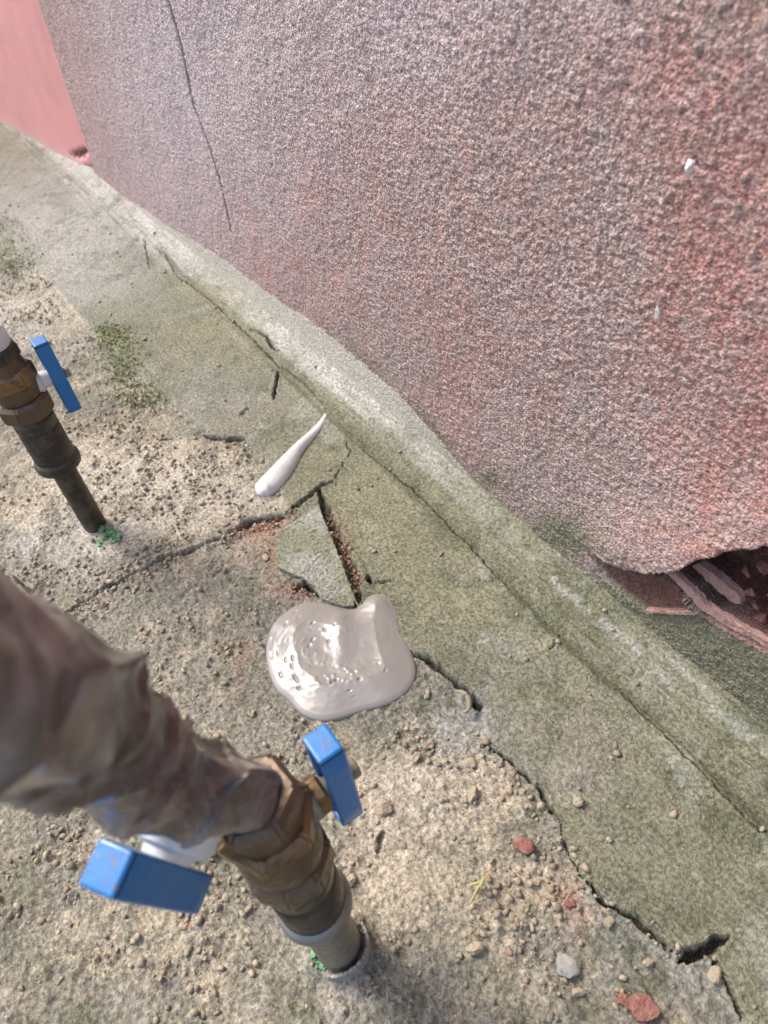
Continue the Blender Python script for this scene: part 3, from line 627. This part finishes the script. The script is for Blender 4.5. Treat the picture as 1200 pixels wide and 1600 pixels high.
def lathe(name, prof, mat, parent, seg=48, jit=0.0, rot0=0):
    bm = bmesh.new(); rings = []
    for (z, r) in prof:
        rings.append([bm.verts.new((r * math.cos(rot0 + 2 * math.pi * s_ / seg), r * math.sin(rot0 + 2 * math.pi * s_ / seg), z)) for s_ in range(seg)])
    for a, b in zip(rings, rings[1:]):
        for s_ in range(seg): bm.faces.new((a[s_], a[(s_ + 1) % seg], b[(s_ + 1) % seg], b[s_]))
    bm.faces.new(rings[0][::-1]); bm.faces.new(rings[-1])
    me = bpy.data.meshes.new(name); bm.to_mesh(me); bm.free(); o = link(name, me, mat, parent, seg > 12)
    if seg > 12:
        md = o.modifiers.new('e', 'EDGE_SPLIT'); md.split_angle = math.radians(38)
    return o
def hexnut(name, z0, z1, r, mat, parent, n=6, rot0=.2):
    b = (z1 - z0) * .16
    bm = bmesh.new(); rings = []
    for z, k_ in ((z0, .86), (z0 + b, 1), (z1 - b, 1), (z1, .86)):
        rings.append([bm.verts.new((r * k_ * math.cos(rot0 + 2 * math.pi * s_ / n), r * k_ * math.sin(rot0 + 2 * math.pi * s_ / n), z)) for s_ in range(n)])
    for a, c in zip(rings, rings[1:]):
        for s_ in range(n): bm.faces.new((a[s_], a[(s_ + 1) % n], c[(s_ + 1) % n], c[s_]))
    bm.faces.new(rings[0][::-1]); bm.faces.new(rings[-1])
    bmesh.ops.bevel(bm, geom=[e for e in bm.edges if abs(e.verts[0].co.z - e.verts[1].co.z) > 1e-4], offset=r * .06, segments=2, affect='EDGES')
    me = bpy.data.meshes.new(name); bm.to_mesh(me); bm.free(); o = link(name, me, mat, parent, False); return o
def handle_mesh(L=.078, Wd=.020, T=.0030, flange=.014):
    """channel-shaped blue lever: web in the x-z plane, two flanges turned towards -y, closed bent top end"""
    bm = bmesh.new()
    prof = []
    n = 14
    def sec(z):
        t = abs(z) / (L / 2); ww = Wd * (.5 - .11 * np.clip((L / 2 - z) / L, 0, 1) - (.07 * (t - .8) / .2 if t > .8 else 0))
        return ww
    zs = np.linspace(-L / 2, L / 2, n)
    outer = lambda ww: [(-ww, -flange), (-ww, 0), (ww, 0), (ww, -flange), (ww - T, -flange), (ww - T, -T), (-ww + T, -T), (-ww + T, -flange)]
    rings = [[bm.verts.new((x, y, z)) for x, y in outer(sec(z))] for z in zs]
    for a, b in zip(rings, rings[1:]):
        for s_ in range(8): bm.faces.new((a[s_], a[(s_ + 1) % 8], b[(s_ + 1) % 8], b[s_]))
    bmesh.ops.recalc_face_normals(bm, faces=bm.faces[:])
    for r_, z0, z1 in ((rings[0], -L / 2 - T, -L / 2), (rings[-1], L / 2, L / 2 + T)):
        ww = sec(z0 if z0 > 0 else z1)
        vs = [bm.verts.new((x, y, z)) for z in (z0, z1) for x, y in ((-ww, -flange), (-ww, 0), (ww, 0), (ww, -flange))]
        for q in ((0, 1, 2, 3), (7, 6, 5, 4), (0, 4, 5, 1), (1, 5, 6, 2), (2, 6, 7, 3), (3, 7, 4, 0)): bm.faces.new([vs[k_] for k_ in q])
    bmesh.ops.recalc_face_normals(bm, faces=bm.faces[:])
    me = bpy.data.meshes.new('handle'); bm.to_mesh(me); bm.free(); return me
def add_handle(parent, y, z, stem_mat, ang=0.0, pos=None, rot=None, fl=.014):
    hd_ = link('handle', handle_mesh(flange=fl), M_blue, parent, False); hd_.location = pos or (0, y, z)
    hd_.rotation_euler = rot or (0, 0, ang)
    bv = hd_.modifiers.new('b', 'BEVEL'); bv.width = .0018; bv.segments = 3; bv.limit_method = 'ANGLE'
    nut = hexnut('nut', 0, .006, .006, M_zinc, hd_); nut.rotation_euler = (-math.pi / 2, 0, 0)
    return hd_
def stem(parent, y0, y1, z, mat, r=.0085):
    o = lathe('stem', [(y0, r * 1.35), (y0 + .007, r * 1.35), (y0 + .009, r), (y1 - .009, r), (y1 - .006, r * .75), (y1, r * .75)], mat, parent); o.rotation_euler = (-math.pi / 2, 0, 0); o.location = (0, 0, z); return o

def stand(name, x, y, label, rp=.0130):
    r = empty(name, (x, y, 0)); tag(r, label, 'water pipe', 'steel standpipes with blue-handled valves')
    lathe('pipe', [(-.05, rp), (.02, rp * 1.01), (.06, rp), (.112, rp)], M_zinc if name == 'water_pipe' and x > -.5 else M_steel, r)
    lathe('rim', [(.098, .0185), (.100, .0232), (.103, .0242), (.108, .0242), (.111, .0230), (.113, .0205)], M_rim if x > -.5 else M_steel, r)
    lathe('reducer', [(.110, .0200), (.114, .0212), (.150, .0212), (.152, .0198), (.155, .0198), (.157, .0212), (.166, .0212), (.168, .0195), (.176, .0190)], M_steel, r)
    return r
# near pipe
near = stand('water_pipe', -.174, 0.0, 'near steel pipe wrapped in brown plastic with two blue valve handles', .0165)
hexnut('hex_collar', .174, .197, .0255, M_bronze, near, 8, .3)
lathe('valve_body', [(.186, .018), (.192, .0205), (.203, .0228), (.215, .0235), (.222, .0225), (.240, .0210), (.250, .020), (.256, .018)], M_bronze, near)
hexnut('hex_nut', .230, .244, .0268, M_brass, near, 6, .5)
hexnut('hex_nut', .252, .268, .0235, M_bronze, near, 6, .1)
stem(near, .018, .040, .228, M_zinc, .0085)
gn_ = hexnut('gland_nut', 0, .010, .0115, M_brass, near); gn_.location = (0, .022, .228); gn_.rotation_euler = (-math.pi / 2, 0, 0)
add_handle(near, .047, .229, M_zinc)
# loop ring of clamp wire
def tube_path(name, pts, rad, mat, parent, seg=64, steps=150, disp=None, org=(0, 0, 0)):
    P = np.array(pts, float) - np.array(org); n = len(P); t = np.linspace(0, n - 1, steps); out = []
    for tt in t:
        i0 = min(int(tt), n - 2); f = tt - i0; p0, p1, p2, p3 = P[max(i0 - 1, 0)], P[i0], P[i0 + 1], P[min(i0 + 2, n - 1)]
        out.append(.5 * ((2 * p1) + (-p0 + p2) * f + (2 * p0 - 5 * p1 + 4 * p2 - p3) * f ** 2 + (-p0 + 3 * p1 - 3 * p2 + p3) * f ** 3))
    out = np.array(out); T = np.gradient(out, axis=0); T /= np.linalg.norm(T, axis=1)[:, None]
    L = np.r_[0, np.cumsum(np.linalg.norm(np.diff(out, axis=0), axis=1))]
    ref = np.array([1., 0, 0]); V = []; A = []
    rr = np.interp(t, np.arange(n), rad)
    for k_ in range(steps):
        u_ = ref - T[k_] * (ref @ T[k_]); u_ /= np.linalg.norm(u_); v_ = np.cross(T[k_], u_)
        th = np.linspace(0, 2 * math.pi, seg, endpoint=False)
        dd = disp(th, L[k_]) if disp else 0
        V.append(out[k_] + ((rr[k_] + dd) * np.cos(th))[:, None] * u_ + ((rr[k_] + dd) * np.sin(th))[:, None] * v_)
    V = np.concatenate(V); i = np.arange(steps - 1)[:, None] * seg + np.arange(seg)[None]; j = np.arange(steps - 1)[:, None] * seg + (np.arange(seg)[None] + 1) % seg
    Fq = np.stack([i.ravel(), j.ravel(), (j + seg).ravel(), (i + seg).ravel()], 1)
    return link(name, np_mesh(name, V, Fq), mat, parent)
def folds(th, l):
    z = np.full(th.shape, l)
    def ring(k, f, fz, tw, oc=2):             # periodic noise round the tube
        x = f * np.cos(th + tw * l); y = f * np.sin(th + tw * l)
        return .5 * (vnoise(x + 7.3 * k + 40, z * fz + y * .8 + 50, 300 + k) + vnoise(y + 3.1 * k + 40, z * fz * 1.1 - x * .8 + 90, 340 + k))
    r1 = 1 - np.abs(2 * ring(1, 1.1, 16, 14) - 1) * 1.6; r2 = 1 - np.abs(2 * ring(2, 1.9, 30, -20) - 1) * 1.8; r3 = ring(3, 1.2, 12, 5)
    step = ((l * 24 + 1.0 * th / (2 * math.pi) + .25 * r3) % 1.0); lap = step ** 3
    amp = min(1, max(0, l / .03))
    return (.0066 * np.clip(r1, 0, 1) ** 3 + .0028 * np.clip(r2, 0, 1) ** 2 + .0095 * (r3 - .5) + .0026 * lap - .0015) * (.3 + .7 * amp)
g = MT('brown_plastic_wrap')
n1 = g.noise(26, 4, .55, dist=1.2); n2 = g.noise(60, 5, .6)
col = g.mix(g.ramp(n1, .36, .64), (.088, .070, .060), (.28, .235, .21)); col = g.mix(g.ramp(n2, .55, .75, 0, .55), col, (.30, .255, .235))
col = g.mix(g.ramp(g.noise(18, 3), .58, .72, 0, .5), col, (.26, .14, .06))
M_wrap = g.done(col, g.ramp(n2, .3, .7, .26, .40), g.bump(g.noise(30, 2, .4, dist=1.8), .010, .5), Coat_Weight=.6, Coat_Roughness=.22)
path = [(-.174, 0, .262), (-.182, -.013, .286), (-.183, -.024, .310), (-.179, -.030, .340), (-.170, -.034, .381), (-.154, -.043, .433), (-.150, -.062, .50), (-.156, -.09, .60), (-.165, -.11, .75), (-.17, -.12, .95), (-.17, -.12, 1.15)]
tube_path('plastic_wrap', path, [.0160, .0165, .0178, .0196, .0232, .0262, .027, .028, .026, .024, .022], M_wrap, near, 96, 420, folds, (-.174, 0, 0))
# upper valve handle on the yard side, leaning with the wrapped pipe
lean = Vector((.10, -.19, 1)).normalized(); sdv = Vector((.55, -.83, 0)); sdv = (sdv - lean * sdv.dot(lean)).normalized(); xx = sdv.cross(lean)
hp = Vector((-.161, -.057, .270)) - Vector((-.174, 0, 0))
hrot = (Matrix((xx, sdv, lean)).transposed() @ Matrix.Rotation(math.pi, 3, 'Z')).to_euler(); hp_in = hp - sdv * .016
add_handle(near, 0, 0, M_zinc, 0, tuple(hp_in), tuple(hrot), .018)
o = lathe('stem', [(-.030, .019), (-.010, .019), (-.005, .017), (-.003, .0115), (0, .0110)], M_tape, near); o.rotation_euler = (Matrix((xx, sdv, lean)).transposed() @ Matrix.Rotation(-math.pi / 2, 3, 'X')).to_euler(); o.location = hp_in
# cracked cement collar and paint scraps at the foot
def ring_arc(name, x, y, r0, r1, a0_, a1_, z0, z1, mat, parent=None, org=(0, 0, 0)):
    bm = bmesh.new(); n = 60; rings = []; rr = random.Random(3)
    for k_ in range(n + 1):
        a = a0_ + (a1_ - a0_) * k_ / n; q = 1 + .03 * math.sin(a * 3) + rr.gauss(0, .005); tz = z1 * (1 + .25 * math.sin(a * 2 + 1) + rr.gauss(0, .04))
        rings.append([bm.verts.new((x + rad * q * math.cos(a) - org[0], y + rad * q * math.sin(a) - org[1], z)) for rad, z in ((r0, z0), (r0, tz), (r1 * .96, tz * .98), (r1, z0))])
    for a, b in zip(rings, rings[1:]):
        for s_ in range(4): bm.faces.new((a[s_], a[(s_ + 1) % 4], b[(s_ + 1) % 4], b[s_]))
    bm.faces.new(rings[0]); bm.faces.new(rings[-1][::-1]); bmesh.ops.recalc_face_normals(bm, faces=bm.faces[:])
    me = bpy.data.meshes.new(name); bm.to_mesh(me); bm.free(); return link(name, me, mat, parent, False)
ring_arc('cement_collar', -.174, 0, .0205, .0235, -.9, 2.2, -.01, .013, M_plaster if False else M_stone, near, (-.174, 0, 0))
# far pipe
far = stand('water_pipe', -.718, .003, 'far dark steel pipe with one blue handle, standing in pale sand')
hexnut('hex_collar', .170, .192, .0270, M_bronze, far, 8, .3)
lathe('valve_body', [(.184, .018), (.190, .0205), (.200, .0225), (.210, .022), (.228, .0205), (.240, .018)], M_bronze, far)
hexnut('hex_nut', .206, .226, .0262, M_brass, far, 6, .4)
hexnut('hex_nut', .236, .250, .023, M_steel, far, 6, .1)
lathe('seal_tape', [(.249, .017), (.251, .0185), (.264, .0185), (.266, .017)], M_tape, far)
lathe('riser', [(.25, .0155), (.9, .0155)], M_steel, far)
stem(far, .016, .040, .198, M_tape, .0085)
add_handle(far, .047, .196, M_zinc)

# ------------------------------------------------------------------ small green and dry things
g = MT('moss_green'); r0, r1, r2 = g.attr('ma'); M_moss = g.done(g.mix(r0, (.13, .17, .04), (.34, .38, .14)), .9)
def tufts(name, spots, n, label, cat, mat, size=.0035):
    V = []; Fq = []; A = []
    for k_ in range(n):
        u, v, ru, rv = spots[k_ % len(spots)]
        x, y = G(u + rng.normal() * ru, v + rng.normal() * rv); z = float(gh(x, y)[0]); c = rng.uniform(0, 1, 3)
        for _ in range(3):
            dv = rng.normal(0, 1, 3); dv[2] = abs(dv[2]) + .25; dv /= np.linalg.norm(dv); sd_ = np.cross(dv, rng.normal(0, 1, 3)); sd_ /= np.linalg.norm(sd_)
            L = size * rng.uniform(.5, 1.3); b = np.array([x, y, z - .0005]); i0 = len(V)
            V += [b, b + dv * L * .5 + sd_ * L * .28, b + dv * L, b + dv * L * .5 - sd_ * L * .28]; Fq.append([i0, i0 + 1, i0 + 2, i0 + 3]); A += [c] * 4
    tag(link(name, np_mesh(name, np.array(V), np.array(Fq), {'ma': np.array(A)}), mat, None, False), label, cat, kind='stuff')
tufts('moss', [(190, 545, 22, 22), (195, 590, 16, 18), (15, 385, 22, 20), (225, 625, 18, 12), (170, 530, 16, 10), (20, 420, 16, 14)], 1500, 'low yellow-green moss growing in the joint and on bare soil', 'moss', M_moss)
g = MT('green_paint'); M_gp = g.done(g.mix(g.noise(90), (.07, .20, .075), (.20, .38, .19)), .6, g.bump(g.noise(200), .001))
def flakes(name, pts, label, seed, org_uv):
    bm = bmesh.new(); rr = random.Random(seed); ox, oy = G(*org_uv)
    for u, v, s_ in pts:
        x, y = G(u, v, .003); z = float(gh(x, y)[0]) + .0006; n = 7; top = []; bot = []
        zs = [rr.uniform(.0006, .0030) for _ in range(n)]
        for k_ in range(n):
            a = 6.283 * k_ / n; q = s_ * rr.uniform(.55, 1.2)
            top.append(bm.verts.new((x - ox + q * math.cos(a), y - oy + q * .7 * math.sin(a), z + zs[k_]))); bot.append(bm.verts.new((x - ox + q * math.cos(a), y - oy + q * .7 * math.sin(a), z - .0015)))
        bm.faces.new(top); bm.faces.new(bot[::-1])
        for k_ in range(n): bm.faces.new((top[k_], bot[k_], bot[(k_ + 1) % n], top[(k_ + 1) % n]))
    bmesh.ops.recalc_face_normals(bm, faces=bm.faces[:])
    me = bpy.data.meshes.new(name); bm.to_mesh(me); bm.free(); o = link(name, me, M_gp, None, False); o.location = (ox, oy, 0); tag(o, label, 'paint scrap', 'scraps of green paint at the pipe feet')
def flecks(u, v, ru, rv, n, smin, smax, seed):
    rr = random.Random(seed); return [(u + rr.gauss(0, ru), v + rr.gauss(0, rv), rr.uniform(smin, smax) * (1 if rr.random() < .75 else 1.8)) for _ in range(n)]
flakes('green_paint_scrap', flecks(499, 1499, 8, 5, 16, .0010, .0026, 5), 'crumpled green paint scrap at the foot of the near wrapped pipe', 2, (500, 1500))
flakes('green_paint_scrap', flecks(170, 838, 11, 8, 30, .0012, .0034, 6), 'green paint smear at the foot of the far bare pipe', 4, (170, 840))
g = MT('dry_leaf'); M_leaf = g.done(g.mix(g.noise(60), (.17, .14, .09), (.34, .29, .19)), .8)
tube_path('dry_leaf', [(*G(712, 1082, .006), .008), (*G(722, 1084, .01), .013), (*G(732, 1094, .01), .014), (*G(733, 1110, .008), .011), (*G(722, 1116, .006), .008)], [.0008, .0019, .0026, .0020, .0006], M_leaf, None, 10, 24)
tag(bpy.data.objects['dry_leaf'], 'curled dry leaf beside the crack right of the puddle', 'leaf')
g = MT('dry_grass'); M_grass = g.done(g.mix(g.noise(60), (.30, .29, .10), (.48, .45, .20)), .8)
tw = empty('dry_grass_sprig', (*G(750, 1380), 0.0)); tag(tw, 'thin yellow-green dry grass sprig lying on the sand', 'grass sprig')
ox, oy = G(750, 1380)
for a, b, c in [((735, 1412), (748, 1388), (766, 1362)), ((748, 1405), (752, 1385), (756, 1368)), ((730, 1385), (745, 1382), (768, 1376))]:
    tube_path('blade', [(*G(*a, .004), .006), (*G(*b, .01), .013), (*G(*c, .008), .010)], [.0006, .0011, .0003], M_grass, tw, 8, 14, None, (ox, oy, 0))
